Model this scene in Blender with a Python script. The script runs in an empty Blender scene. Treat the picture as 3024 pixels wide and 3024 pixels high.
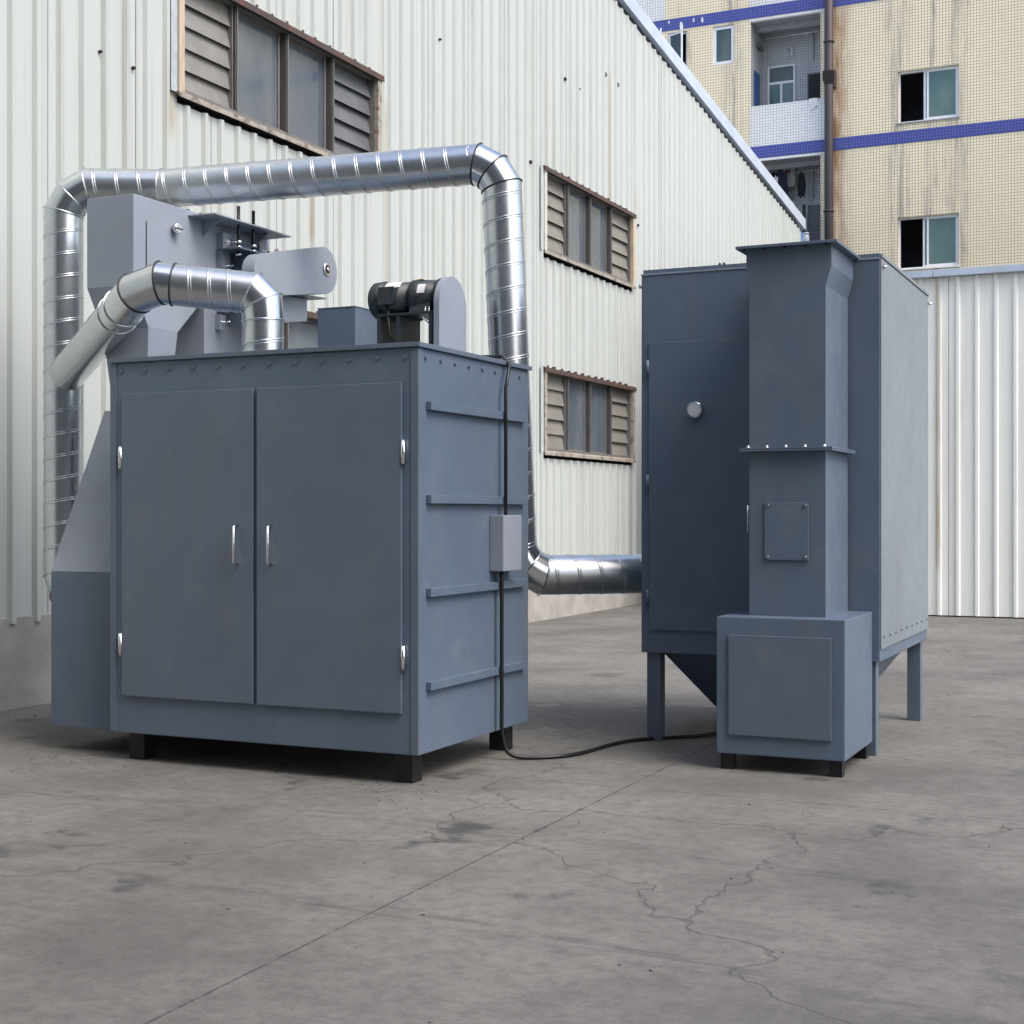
import bpy, bmesh, math, random
from mathutils import Vector, Matrix
R = math.radians
random.seed(7)
sc = bpy.context.scene
col = sc.collection

# ------------------------------------------------------------------ camera
cam = bpy.data.objects.new('camera', bpy.data.cameras.new('camera'))
col.objects.link(cam)
cam.location = (0, 0, 1.6)
cam.rotation_euler = (R(90), 0, R(24.8))
cam.data.sensor_width = 36
cam.data.lens = 36 * 4300 / 3024
cam.data.clip_start = .05
cam.data.clip_end = 500
sc.camera = cam

# ------------------------------------------------------------------ sky and sun (bright overcast)
SUN_EL, SUN_AZ = 54, 104           # azimuth clockwise from +Y
w = bpy.data.worlds.new('World'); sc.world = w; w.use_nodes = True
nt = w.node_tree; nt.nodes.clear()
sky = nt.nodes.new('ShaderNodeTexSky'); sky.sky_type = 'NISHITA'; sky.sun_disc = False
sky.sun_elevation = R(SUN_EL); sky.sun_rotation = R(SUN_AZ)
sky.air_density = 1.0; sky.dust_density = 4.0; sky.ozone_density = 1.0
bg = nt.nodes.new('ShaderNodeBackground'); bg.inputs['Strength'].default_value = .15
wo = nt.nodes.new('ShaderNodeOutputWorld')
nt.links.new(sky.outputs[0], bg.inputs[0]); nt.links.new(bg.outputs[0], wo.inputs[0])
sl = bpy.data.lights.new('sun', 'SUN'); sl.energy = 0.65; sl.angle = R(30); sl.color = (1, .98, .95)
sun = bpy.data.objects.new('sun', sl); col.objects.link(sun)
sd = Vector((math.sin(R(SUN_AZ)) * math.cos(R(SUN_EL)), math.cos(R(SUN_AZ)) * math.cos(R(SUN_EL)), math.sin(R(SUN_EL))))
sun.rotation_euler = (-sd).to_track_quat('-Z', 'Y').to_euler()
sun.location = (20, -10, 30)
sc.cycles.max_bounces = 6; sc.cycles.diffuse_bounces = 3; sc.cycles.glossy_bounces = 3; sc.cycles.transparent_max_bounces = 6
sc.view_settings.view_transform = 'Standard'; sc.view_settings.look = 'None'
sc.view_settings.exposure = 1.15; sc.view_settings.gamma = 1; sc.view_settings.use_curve_mapping = False

# ------------------------------------------------------------------ materials
class N:
    def __init__(s, name):
        s.m = bpy.data.materials.new(name); s.m.use_nodes = True
        s.t = s.m.node_tree; s.b = s.t.nodes['Principled BSDF']; s._p = None
    def n(s, typ, **kw):
        o = s.t.nodes.new(typ)
        for k, v in kw.items(): setattr(o, k, v)
        return o
    def put(s, sock, v):
        if isinstance(v, bpy.types.NodeSocket): s.t.links.new(v, sock)
        elif v is not None: sock.default_value = v
    def pos(s):
        if not s._p: s._p = s.n('ShaderNodeNewGeometry').outputs['Position']
        return s._p
    def xyz(s):
        o = s.n('ShaderNodeSeparateXYZ'); s.put(o.inputs[0], s.pos()); return o.outputs
    def math(s, op, a, b=None, c=None):
        o = s.n('ShaderNodeMath', operation=op)
        for i, v in enumerate((a, b, c)): s.put(o.inputs[i], v)
        return o.outputs[0]
    def scaled(s, sx, sy, sz):
        o = s.n('ShaderNodeVectorMath', operation='MULTIPLY'); s.put(o.inputs[0], s.pos()); o.inputs[1].default_value = (sx, sy, sz)
        return o.outputs[0]
    def noise(s, scale=1., detail=4, rough=.6, vec=None):
        o = s.n('ShaderNodeTexNoise'); s.put(o.inputs['Vector'], vec or s.pos())
        o.inputs['Scale'].default_value = scale; o.inputs['Detail'].default_value = detail; o.inputs['Roughness'].default_value = rough
        return o.outputs[0]
    def ramp(s, v, a, b, lo=0., hi=1.):
        o = s.n('ShaderNodeMapRange', interpolation_type='SMOOTHSTEP'); s.put(o.inputs[0], v)
        o.inputs[1].default_value = a; o.inputs[2].default_value = b; o.inputs[3].default_value = lo; o.inputs[4].default_value = hi
        return o.outputs[0]
    def mix(s, f, a, b, mode='MIX'):
        o = s.n('ShaderNodeMix', data_type='RGBA', blend_type=mode)
        s.put(o.inputs[0], f)
        for i, v in ((6, a), (7, b)):
            s.put(o.inputs[i], v if isinstance(v, bpy.types.NodeSocket) else (*v, 1))
        return o.outputs[2]
    def bump(s, h, strength=.3, dist=.01):
        o = s.n('ShaderNodeBump'); o.inputs['Strength'].default_value = strength; o.inputs['Distance'].default_value = dist
        s.put(o.inputs['Height'], h); s.put(s.b.inputs['Normal'], o.outputs[0])
    def set(s, color=None, rough=None, metal=None, spec=None):
        if color is not None: s.put(s.b.inputs['Base Color'], color if isinstance(color, bpy.types.NodeSocket) else (*color, 1))
        for k, v in (('Roughness', rough), ('Metallic', metal), ('Specular IOR Level', spec)):
            if v is not None: s.put(s.b.inputs[k], v)
        return s.m

def plain(name, c, rough=.5, metal=0, var=.12, scale=6, spec=.5):
    k = N(name); f = k.ramp(k.noise(scale), .3, .7)
    k.set(k.mix(f, tuple(v * (1 - var) for v in c), tuple(min(1, v * (1 + var)) for v in c)), rough, metal, spec)
    return k.m

def streaks(k, seed, sx=9, sz=.35, a=.5, b=.8):
    return k.ramp(k.noise(1, 5, .65, k.scaled(sx, sx, sz)), a, b)

def cladding(name, base, grime, stain, amt=.5, runs=()):
    k = N(name)
    st = streaks(k, 0, 7, .20, .46, .74)
    big = k.ramp(k.noise(.35, 3), .35, .75)
    f = k.math('MULTIPLY', st, k.math('MULTIPLY_ADD', big, .75, .3))
    c = k.mix(k.math('MULTIPLY', f, amt), base, grime)
    fine = k.ramp(k.noise(1, 3, .7, k.scaled(26, 26, .12)), .66, .78)
    c = k.mix(k.math('MULTIPLY', fine, k.math('MULTIPLY', big, .45)), c, stain)
    X3 = k.xyz(); wn = k.ramp(k.noise(1, 4, .6, k.scaled(12, 12, .8)), .25, .7, .25, 1)
    for axis, p0, wd, z0, z1 in runs:
        dd = k.math('ABSOLUTE', k.math('SUBTRACT', X3[axis], p0))
        mk = k.math('MULTIPLY', k.ramp(dd, 0, wd, 1, 0), k.math('MULTIPLY', k.ramp(X3[2], z0, z0 + .3), k.ramp(X3[2], z1 - .4, z1, 1, 0)))
        c = k.mix(k.math('MULTIPLY', k.math('MULTIPLY', mk, wn), .75), c, stain)
    spot = k.ramp(k.noise(14, 2), .72, .80)
    c = k.mix(k.math('MULTIPLY', spot, .25), c, stain)
    k.set(c, k.ramp(k.noise(2), .3, .7, .38, .55), 0, .45)
    k.bump(k.noise(1, 2, .5, k.scaled(1.2, 1.2, .5)), .10, .05)
    return k.m

def machine_paint(name, base, rough=.42, dirt=(.16, .15, .13)):
    k = N(name)
    f = k.ramp(k.noise(1.3, 4), .3, .7)
    c = k.mix(f, tuple(v * .94 for v in base), tuple(v * 1.06 for v in base))
    d = k.math('MULTIPLY', streaks(k, 0, 6, .7, .5, .8), .30)
    c = k.mix(d, c, dirt)
    chip = k.math('MULTIPLY', k.ramp(k.noise(34, 3, .6), .73, .76), k.ramp(k.noise(2.2, 2), .5, .65))
    c = k.mix(chip, c, (.10, .065, .045))
    dust = k.math('MULTIPLY', k.ramp(k.noise(3.5, 6, .7), .48, .8), .16)
    c = k.mix(dust, c, (.34, .32, .29))
    sc_ = k.ramp(k.noise(1, 2, .5, k.scaled(50, 50, 5)), .72, .76)
    c = k.mix(k.math('MULTIPLY', sc_, .25), c, tuple(min(1, v * 1.6) for v in base))
    k.set(c, k.ramp(k.noise(5, 3), .3, .7, rough - .06, rough + .08), 0, .5)
    h = k.math('ADD', k.math('MULTIPLY', k.noise(90, 2), .15), k.noise(1.6, 2))
    k.bump(h, .13, .03)
    return k.m

def galvanised(name, rough=.24, tone=1.):
    k = N(name)
    v = k.n('ShaderNodeTexVoronoi'); k.put(v.inputs['Vector'], k.pos()); v.inputs['Scale'].default_value = 38
    sp = k.n('ShaderNodeSeparateColor'); k.put(sp.inputs[0], v.outputs['Color'])
    g = sp.outputs[0]
    cl = k.ramp(k.noise(4, 2, .5), .3, .7)
    c = k.mix(g, tuple(t * tone for t in (.58, .61, .635)), tuple(t * tone for t in (.64, .67, .69)))
    c = k.mix(k.math('MULTIPLY', cl, .25), c, (.47, .50, .53))
    rr = k.math('ADD', k.math('MULTIPLY_ADD', g, .0, rough - .03), k.math('MULTIPLY', cl, .06))
    k.set(c, rr, 1.0)
    k.bump(k.noise(2.6, 1), .10, .012)
    return k.m

def rusty(name, base, rust, a=.45, b=.65, rough=.7, metal=0):
    k = N(name)
    f = k.ramp(k.noise(9, 6, .7), a, b)
    c = k.mix(f, base, rust)
    c = k.mix(k.math('MULTIPLY', streaks(k, 0, 20, 4, .5, .7), .3), c, (.05, .045, .04))
    k.set(c, rough, metal); k.bump(k.noise(60, 4), .3, .004)
    return k.m

def tiles(name, c1, c2, grout, stains=False, band=False):
    k = N(name)
    x, y, z = k.xyz()
    cb = k.n('ShaderNodeCombineXYZ'); k.put(cb.inputs[0], k.math('ADD', x, y)); k.put(cb.inputs[1], z)
    br = k.n('ShaderNodeTexBrick', offset=0, squash=1); k.put(br.inputs['Vector'], cb.outputs[0])
    br.inputs['Scale'].default_value = 1; br.inputs['Brick Width'].default_value = .0745; br.inputs['Row Height'].default_value = .0745
    br.inputs['Mortar Size'].default_value = .0062; br.inputs['Mortar Smooth'].default_value = .2; br.inputs['Bias'].default_value = -.2
    br.inputs['Color1'].default_value = (*c1, 1); br.inputs['Color2'].default_value = (*c2, 1); br.inputs['Mortar'].default_value = (*grout, 1)
    c = br.outputs[0]
    blot = k.ramp(k.noise(.5, 4), .35, .7)
    c = k.mix(k.math('MULTIPLY', blot, .14), c, (.50, .42, .30) if not band else (.10, .10, .22))
    if stains:
        st = k.ramp(k.noise(1, 5, .7, k.scaled(9, 9, .5)), .38, .68)
        wob = k.noise(1.3, 3)
        def col_mask(x0, wd):
            d = k.math('ABSOLUTE', k.math('SUBTRACT', k.math('MULTIPLY_ADD', wob, .5, x), x0 + .25)); return k.ramp(d, 0, wd, 1, 0)
        m = None
        for x0, wd in ((-6.60, .42), (-5.16, .38), (-10.98, .42), (-12.25, .25), (-5.8, .22), (-9.9, .12)):
            q = k.math('MULTIPLY', col_mask(x0, wd), st); m = q if m is None else k.math('MAXIMUM', m, q)
        c = k.mix(k.math('MULTIPLY', m, .82), c, (.24, .21, .18))
        rn = k.ramp(k.noise(1, 4, .6, k.scaled(4, 4, .7)), .3, .62)
        ru = k.math('MULTIPLY', k.ramp(x, -8.25, -7.62, 1, 0), k.math('MULTIPLY', k.ramp(x, -8.55, -8.35), k.math('MULTIPLY_ADD', rn, .8, .15)))
        c = k.mix(k.math('MULTIPLY', ru, .95), c, (.26, .105, .035))
    k.set(c, .32, 0, .5)
    inv = k.math('SUBTRACT', 1, br.outputs['Fac'])
    k.bump(k.math('ADD', inv, k.math('MULTIPLY', k.noise(9, 2), .3)), .35, .006)
    return k.m

def glass(name, c, clear=.3, rough=.06, ior=1.6):
    k = N(name)
    dust = k.ramp(k.noise(1, 4, .5, k.scaled(2, 2, .8)), .25, .95)
    k.set(k.mix(k.math('MULTIPLY', dust, .35), c, (.30, .31, .29)), k.math('MULTIPLY_ADD', dust, .15, rough), 0, .5)
    k.b.inputs['IOR'].default_value = ior
    tr = k.n('ShaderNodeBsdfTransparent'); mx = k.n('ShaderNodeMixShader')
    out = k.t.nodes['Material Output']
    k.put(mx.inputs[0], k.math('MULTIPLY', k.math('SUBTRACT', 1, dust), clear))
    k.t.links.new(k.b.outputs[0], mx.inputs[1]); k.t.links.new(tr.outputs[0], mx.inputs[2]); k.t.links.new(mx.outputs[0], out.inputs['Surface'])
    return k.m

def concrete(name):
    k = N(name)
    a = k.ramp(k.noise(.5, 8, .68), .32, .68); b = k.noise(11, 8, .78)
    c = k.mix(a, (.100, .098, .091), (.195, .192, .178))
    c = k.mix(k.ramp(b, .40, .66, 0, .55), c, (.078, .076, .071))
    grain = k.n('ShaderNodeTexVoronoi'); k.put(grain.inputs['Vector'], k.pos()); grain.inputs['Scale'].default_value = 70
    c = k.mix(k.ramp(grain.outputs['Distance'], .0, .35, .30, 0), c, (.27, .265, .25))
    oil = k.math('MULTIPLY', k.ramp(k.noise(1.3, 5, .6), .60, .70), .7)
    c = k.mix(oil, c, (.036, .035, .034))
    drip = k.ramp(k.noise(7, 3, .5), .71, .74)
    c = k.mix(k.math('MULTIPLY', drip, .5), c, (.05, .048, .045))
    # tyre marks: long curved smears
    x, y, z = k.xyz()
    bend = k.math('ADD', y, k.math('MULTIPLY', k.math('SINE', k.math('MULTIPLY', x, .45)), .5))
    tm = None
    for p0 in (4.6, 6.1):
        d = k.ramp(k.math('ABSOLUTE', k.math('SUBTRACT', bend, p0)), .05, .12, 1, 0); tm = d if tm is None else k.math('MAXIMUM', tm, d)
    tm = k.math('MULTIPLY', tm, k.ramp(k.noise(1, 5, .7, k.scaled(2, 14, 1)), .42, .68, 0, .45))
    c = k.mix(tm, c, (.045, .044, .043))
    # saw-cut slab joints with chipped arrises
    wob = k.math('MULTIPLY', k.math('SUBTRACT', k.noise(9, 5, .7), .5), .030)
    wid = k.math('MULTIPLY_ADD', k.ramp(k.noise(5, 5, .7), .55, .75), .020, .006)
    jm = None
    for ax_, o_ in ((x, 5.2), (y, 3.3)):
        q = k.math('ABSOLUTE', k.math('SUBTRACT', k.math('MODULO', k.math('ADD', ax_, o_ + 45), 4.5), 2.25))
        q = k.math('LESS_THAN', k.math('ADD', q, k.math('ABSOLUTE', wob)), wid); jm = q if jm is None else k.math('MAXIMUM', jm, q)
    c = k.mix(k.math('MULTIPLY', jm, .8), c, (.030, .029, .028))
    cr = k.n('ShaderNodeTexVoronoi', feature='DISTANCE_TO_EDGE'); cr.inputs['Scale'].default_value = .21
    wv = k.n('ShaderNodeVectorMath', operation='ADD'); k.put(wv.inputs[0], k.pos())
    ns = k.n('ShaderNodeTexNoise'); ns.inputs['Scale'].default_value = 1.6; ns.inputs['Detail'].default_value = 7; k.put(ns.inputs['Vector'], k.pos())
    k.put(wv.inputs[1], ns.outputs['Color']); k.put(cr.inputs['Vector'], wv.outputs[0])
    ck = k.ramp(cr.outputs['Distance'], .0, .0035, 1, 0)
    c = k.mix(k.math('MULTIPLY', ck, .5), c, (.04, .039, .037))
    k.set(c, k.ramp(oil, 0, .6, .88, .45), 0, .4)
    k.bump(k.math('SUBTRACT', k.noise(55, 6, .75), k.math('ADD', ck, k.math('MULTIPLY', jm, 2))), .5, .006)
    return k.m

M = dict(
    clad=cladding('cream_cladding', (.468, .506, .490), (.30, .31, .28), (.33, .25, .155), .62, ((1, 22.40, .06, 6.5, 9.0), (1, 15.05, .05, 3.0, 6.6), (1, 12.3, .05, 6.6, 10.), (1, 23.62, .05, 6.6, 7.3), (1, 11.0, .16, 5.0, 6.0), (1, 13.4, .05, 4.4, 5.6))),
    clad2=cladding('annex_cladding', (.84, .86, .82), (.52, .50, .44), (.36, .25, .13), .6, ((0, -3.43, .06, .6, 5.4), (0, -1.1, .05, 2, 5.4))),
    trim=plain('pale_blue_trim', (.45, .53, .64), .4, 0, .08, 2),
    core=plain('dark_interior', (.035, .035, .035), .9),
    render=plain('cement_render', (.34, .33, .31), .9, 0, .15, 3),
    render_dark=plain('grey_render', (.16, .16, .155), .9, 0, .15, 2),
    brownsteel=rusty('brown_steel', (.055, .040, .036), (.12, .05, .03), .45, .7),
    bronze=rusty('bronze_aluminium', (.150, .145, .138), (.205, .198, .188), .35, .85, .42),
    mull=rusty('dark_bronze', (.078, .074, .072), (.115, .108, .102), .40, .85, .45),
    creamjamb=rusty('cream_jamb', (.50, .42, .32), (.24, .12, .06), .60, .72),
    sill=rusty('weathered_sill', (.36, .33, .29), (.12, .10, .085), .45, .68),
    slat=plain('frosted_slat', (.215, .21, .19), .35, 0, .10, 5),
    slat_dark=plain('frosted_slat_dark', (.125, .135, .145), .3, 0, .10, 5),
    pane=glass('dusty_pane', (.105, .135, .165), .22, .04, 1.8),
    roof=plain('roof_sheet', (.42, .46, .50), .5),
    cream_tile=tiles('cream_tile', (.86, .75, .51), (.90, .80, .58), (.28, .245, .18), True),
    white_tile=tiles('white_tile', (.74, .74, .74), (.82, .82, .81), (.34, .34, .33)),
    shaded_white_tile=tiles('shaded_white_tile', (.44, .45, .46), (.52, .53, .54), (.22, .22, .22)),  # white tile greyed to paint in the shade inside the balconies
    blue_tile=tiles('blue_tile', (.030, .042, .24), (.042, .055, .29), (.13, .15, .36), False, True),
    soffit=plain('soffit_plaster', (.32, .33, .34), .85),
    winalu=plain('window_aluminium', (.78, .79, .80), .35, 0, .05),
    green=glass('green_glass', (.085, .17, .155), .18, .05, 1.6),
    teal=glass('teal_glass', (.05, .085, .085), .18, .05, 1.5),
    room=plain('room_plaster', (.10, .105, .11), .9),
    iron=rusty('iron_pipe', (.050, .040, .044), (.085, .045, .03), .5, .75, .55),
    galv=galvanised('galvanised', .31), galv2=galvanised('galvanised_smooth', .22, 1.06),
    grey=machine_paint('light_machine_grey', (.256, .292, .350)),
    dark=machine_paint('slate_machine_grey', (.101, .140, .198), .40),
    dark2=machine_paint('slate_panel_grey', (.105, .140, .192), .36),
    side=machine_paint('lit_side_grey', (.190, .225, .255)),  # collector paint made paler: light on its right side put into the colour
    steelblack=plain('black_steel', (.012, .013, .017), .38, .2),
    motor=plain('motor_paint', (.020, .031, .038), .46, 0, .2, 20),
    chrome=plain('bright_zinc', (.82, .83, .84), .14, 1, .05),
    sticker=plain('white_sticker', (.72, .73, .74), .4, 0, .06, 60),
    seal=plain('black_sealant', (.014, .015, .017), .5),
    concrete=concrete('concrete'),
    joint=plain('bitumen_joint', (.06, .058, .055), .9),
    navy=plain('navy_cloth', (.012, .015, .035), .9), black=plain('black_cloth', (.010, .010, .013), .9),
    whitecloth=plain('white_cloth', (.70, .68, .67), .9), heater=plain('heater_enamel', (.55, .55, .52), .35, 0, .05),
    red=plain('red_badge', (.35, .03, .03), .4), blue=plain('blue_door_paint', (.02, .07, .20), .5),
    bag=plain('pale_bag', (.55, .55, .53), .5, 0, .2, 12), pvc=plain('white_pvc', (.75, .75, .74), .4),
    greydoor=plain('grey_door_paint', (.085, .09, .10), .5),
    rust=rusty('rust_streak_metal', (.30, .13, .05), (.12, .05, .02), .4, .7),
)

# ------------------------------------------------------------------ helpers
def wloc(o):
    v = Vector((0, 0, 0))
    while o: v += o.location; o = o.parent
    return v
def link(name, mesh, mat, parent):
    o = bpy.data.objects.new(name, mesh); col.objects.link(o); o.parent = parent
    if mat is not None and not mesh.materials: mesh.materials.append(M[mat] if isinstance(mat, str) else mat)
    return o
def smooth(pts, k=8):
    p = [Vector(q) for q in pts]; out = []
    for i in range(len(p) - 1):
        a, b_, c, d = p[max(i - 1, 0)], p[i], p[i + 1], p[min(i + 2, len(p) - 1)]
        for j in range(k):
            t = j / k; out.append(.5 * ((2 * b_) + (c - a) * t + (2 * a - 5 * b_ + 4 * c - d) * t * t + (3 * b_ - a - 3 * c + d) * t ** 3))
    return out + [p[-1]]
class B:
    def __init__(s): s.m = bmesh.new()
    def box(s, x0, x1, y0, y1, z0, z1, bev=0):
        t = bmesh.new(); bmesh.ops.create_cube(t, size=1)
        for v in t.verts: v.co = Vector(((x0 + x1) / 2 + v.co.x * (x1 - x0), (y0 + y1) / 2 + v.co.y * (y1 - y0), (z0 + z1) / 2 + v.co.z * (z1 - z0)))
        if bev: bmesh.ops.bevel(t, geom=t.edges[:], offset=bev, segments=2, affect='EDGES', profile=.7)
        return s.add(t)
    def add(s, t, mtx=None):
        if mtx is not None: t.transform(mtx)
        me = bpy.data.meshes.new('tmp'); t.to_mesh(me); t.free(); s.m.from_mesh(me); bpy.data.meshes.remove(me); return s
    def face(s, pts):
        return s.m.faces.new([s.m.verts.new(p) for p in pts])
    def prism(s, poly, ax, a0, a1, bev=0):
        """poly: 2-D outline in the two axes other than ax (in xyz order); extruded a0..a1 along ax"""
        t = bmesh.new()
        def P(q, a):
            l = list(q); l.insert(ax, a); return l
        v0 = [t.verts.new(P(q, a0)) for q in poly]; v1 = [t.verts.new(P(q, a1)) for q in poly]
        t.faces.new(v0); t.faces.new(v1[::-1]); n = len(poly)
        for i in range(n): t.faces.new((v0[i], v1[i], v1[(i + 1) % n], v0[(i + 1) % n]))
        bmesh.ops.recalc_face_normals(t, faces=t.faces[:])
        if bev: bmesh.ops.bevel(t, geom=t.edges[:], offset=bev, segments=2, affect='EDGES', profile=.7)
        return s.add(t)
    def frustum(s, r0, z0, r1, z1):
        """rectangles r=(x0,x1,y0,y1) at z0 and z1, closed"""
        t = bmesh.new()
        q = lambda r, z: [t.verts.new(p) for p in ((r[0], r[2], z), (r[1], r[2], z), (r[1], r[3], z), (r[0], r[3], z))]
        a, b = q(r0, z0), q(r1, z1)
        t.faces.new(a); t.faces.new(b[::-1])
        for i in range(4): t.faces.new((a[i], b[i], b[(i + 1) % 4], a[(i + 1) % 4]))
        bmesh.ops.recalc_face_normals(t, faces=t.faces[:]); return s.add(t)
    def lathe(s, p0, p1, prof, n=24):
        """prof: list of (t along 0..1, radius)"""
        p0, p1 = Vector(p0), Vector(p1); d = p1 - p0; q = d.normalized().to_track_quat('Z', 'Y').to_matrix()
        rings = []
        for t, r in prof:
            rings.append([s.m.verts.new(p0 + d * t + q @ Vector((math.cos(2 * math.pi * i / n) * r, math.sin(2 * math.pi * i / n) * r, 0))) for i in range(n)])
        for a, b in zip(rings, rings[1:]):
            for i in range(n): s.m.faces.new((a[i], a[(i + 1) % n], b[(i + 1) % n], b[i])).smooth = True
        s.m.faces.new(rings[0][::-1]); s.m.faces.new(rings[-1]); return s
    def cyl(s, p0, p1, r, n=16): return s.lathe(p0, p1, [(0, r), (1, r)], n)
    def sweep(s, pts, r, n=8, closed=False):
        pts = [Vector(p) for p in pts]; N_ = len(pts); rings = []; up = None
        for i, p in enumerate(pts):
            a = pts[i - 1] if (i or closed) else p; b = pts[(i + 1) % N_] if (i < N_ - 1 or closed) else p
            t = (b - a).normalized()
            if up is None: up = t.orthogonal().normalized()
            up = (up - t * up.dot(t)).normalized(); sd_ = t.cross(up)
            rings.append([s.m.verts.new(p + (up * math.cos(2 * math.pi * k / n) + sd_ * math.sin(2 * math.pi * k / n)) * r) for k in range(n)])
        m = N_ if closed else N_ - 1
        for i in range(m):
            a, b = rings[i], rings[(i + 1) % N_]
            for k in range(n): s.m.faces.new((a[k], a[(k + 1) % n], b[(k + 1) % n], b[k])).smooth = True
        if not closed: s.m.faces.new(rings[0][::-1]); s.m.faces.new(rings[-1])
        return s
    def mesh(s, name, off=(0, 0, 0)):
        off = Vector(off)
        for v in s.m.verts: v.co -= off
        bmesh.ops.recalc_face_normals(s.m, faces=s.m.faces[:])
        me = bpy.data.meshes.new(name); s.m.to_mesh(me); s.m.free(); return me
    def out(s, name, mat, parent=None, label=None):
        me = s.mesh(name, wloc(parent) if parent else (0, 0, 0))
        o = link(name, me, mat, parent)
        if label: o['label'] = label
        return o
def thing(name, loc, label, cat, group=None):
    o = bpy.data.objects.new(name, None); col.objects.link(o); o.location = loc; o.empty_display_size = .2
    o['label'] = label; o['category'] = cat
    if group: o['group'] = group
    return o
def tag(o, label, cat, group=None):
    o['label'] = label; o['category'] = cat
    if group: o['group'] = group
    return o
def at_base(o, base):
    """move a single mesh object's origin to its base"""
    b = Vector(base)
    o.data.transform(Matrix.Translation(-b)); o.location = b; return o
def put(name, mesh, mat, parent, loc):
    o = link(name, mesh, mat, parent); o.location = Vector(loc) - wloc(parent); return o
hexm = B().lathe((0, 0, 0), (0, 0, 1), [(0, 1), (1, 1)], 6).mesh('nut')

def bolt(parent, p, d, r=.012, l=.018, stud=.0, mat='chrome', name='bolt'):
    b = B(); p, d = Vector(p), Vector(d).normalized()
    b.cyl(p, p + d * .003, r * 1.5, 12); b.lathe(p + d * .003, p + d * (.003 + l), [(0, r), (1, r)], 6)
    if stud: b.cyl(p + d * (.003 + l), p + d * (.003 + l + stud), r * .55, 8)
    return b.out(name, mat, parent)

# ------------------------------------------------------------------ ground
g = B().box(-60, 60, -40, 80, -.3, 0).out('yard', 'concrete'); g['kind'] = 'structure'

# grit and small stones swept against the machines and the wall
gr = B(); random.seed(21)
def stone(x, y, r):
    t = bmesh.new(); bmesh.ops.create_icosphere(t, subdivisions=1, radius=r)
    for v in t.verts: v.co *= random.uniform(.6, 1.15); v.co.z *= .6
    gr.add(t, Matrix.Translation((x, y, r * .35)))
for i in range(260):
    k_ = random.random()
    if k_ < .4: stone(-8.5 + abs(random.gauss(0, .25)), random.uniform(4, 22), random.uniform(.004, .016))
    elif k_ < .7: stone(random.uniform(-6.9, -3.7), 7.4 - abs(random.gauss(0, .35)), random.uniform(.003, .012))
    else: stone(random.uniform(-6, 3), random.uniform(3.4, 9), random.uniform(.003, .010))
go = gr.out('grit', 'render_dark'); go['kind'] = 'stuff'; go['label'] = 'fine grit scattered over the concrete yard'; go['category'] = 'grit'
# ------------------------------------------------------------------ warehouse (gable wall in plane x = -8.6)
XW = -8.6
def roofz(y):
    rz = 10.107 - .122 * (12 - 22.68)
    return 10.107 - .122 * (y - 22.68) if y > 12 else rz - .122 * (12 - y)
wh = thing('warehouse', (-19, 12, 0), 'long cream ribbed metal warehouse with louvred windows and pale blue roof edge', 'warehouse')
Y0, Y1 = -11.6, 35.64
B().prism([(Y0, 0), (Y1, 0), (Y1, roofz(Y1)), (12, roofz(12)), (Y0, roofz(Y0))], 0, -30, XW - .16).out('wall', 'core', wh)
# roof
rf = B()
for a, b_ in ((12, Y1 + .25), (Y0 - .25, 12)):
    p = lambda y: roofz(min(max(y, Y0), Y1)) - (.03 if y > Y1 or y < Y0 else 0)
    rf.prism([(a, p(a) + .16), (b_, p(b_) + .16), (b_, p(b_) + .24), (a, p(a) + .24)], 0, -30.2, XW + .02)
rf.out('roof', 'roof', wh)
B().box(-30, XW + .02, Y0, Y1, 0, .75, .01).out('plinth', 'render', wh)
WINS = [(11.10, 14.82, 5.55, 6.70), (19.68, 23.48, 5.47, 6.68), (11.10, 14.82, 2.55, 3.74), (19.68, 23.48, 2.5, 3.72)]
P, RH = .28, .038
def profile(y0, y1):
    """(y, dx) along a sheet, ribs every .28 m starting .06 in from the sheet edge"""
    pts = [(y0, 0.)]
    yy = y0 + .09
    while yy < y1 - .1:
        pts += [(yy, 0), (yy + .022, RH), (yy + .066, RH), (yy + .088, 0)]; yy += P
    pts.append((y1, 0)); return pts
def sheet(y0, y1, zb, zt, parent, mat, name='wall_sheet', x=XW):
    b = B(); pr = profile(y0, y1); dx = random.uniform(-.002, .002)
    lo = [b.m.verts.new((x + d + dx, y, zb(y))) for y, d in pr]; hi = [b.m.verts.new((x + d + dx, y, zt(y))) for y, d in pr]
    lo2 = [b.m.verts.new((x + d + dx - .004, y, zb(y))) for y, d in pr]
    for i in range(len(pr) - 1):
        b.m.faces.new((lo[i], lo[i + 1], hi[i + 1], hi[i])); b.m.faces.new((lo2[i], lo2[i + 1], lo[i + 1], lo[i]))
    return b.out(name, mat, parent)
top = lambda y: roofz(y) - .02
y = 9.39 - 1.12 * 18
while y < Y1 - .02:
    a, e = max(y + .004, Y0), min(y + 1.116, Y1 - .02)
    cuts = [a]
    for q in WINS[:2]:
        for v in (q[0], q[1]):
            if a + .02 < v < e - .02: cuts.append(v)
    cuts = sorted(set(cuts)) + [e]
    for c0, c1 in zip(cuts, cuts[1:]):
        mid = (c0 + c1) / 2
        ws = sorted([q for q in WINS if q[0] < mid < q[1]], key=lambda q: q[2])
        z = lambda y: .70
        for q in ws:
            sheet(c0, c1, z, (lambda v: (lambda y: v))(q[2] - .105), wh, 'clad'); z = (lambda v: (lambda y: v))(q[3] + .01)
        sheet(c0, c1, z, top, wh, 'clad')
    y += 1.12
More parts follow.
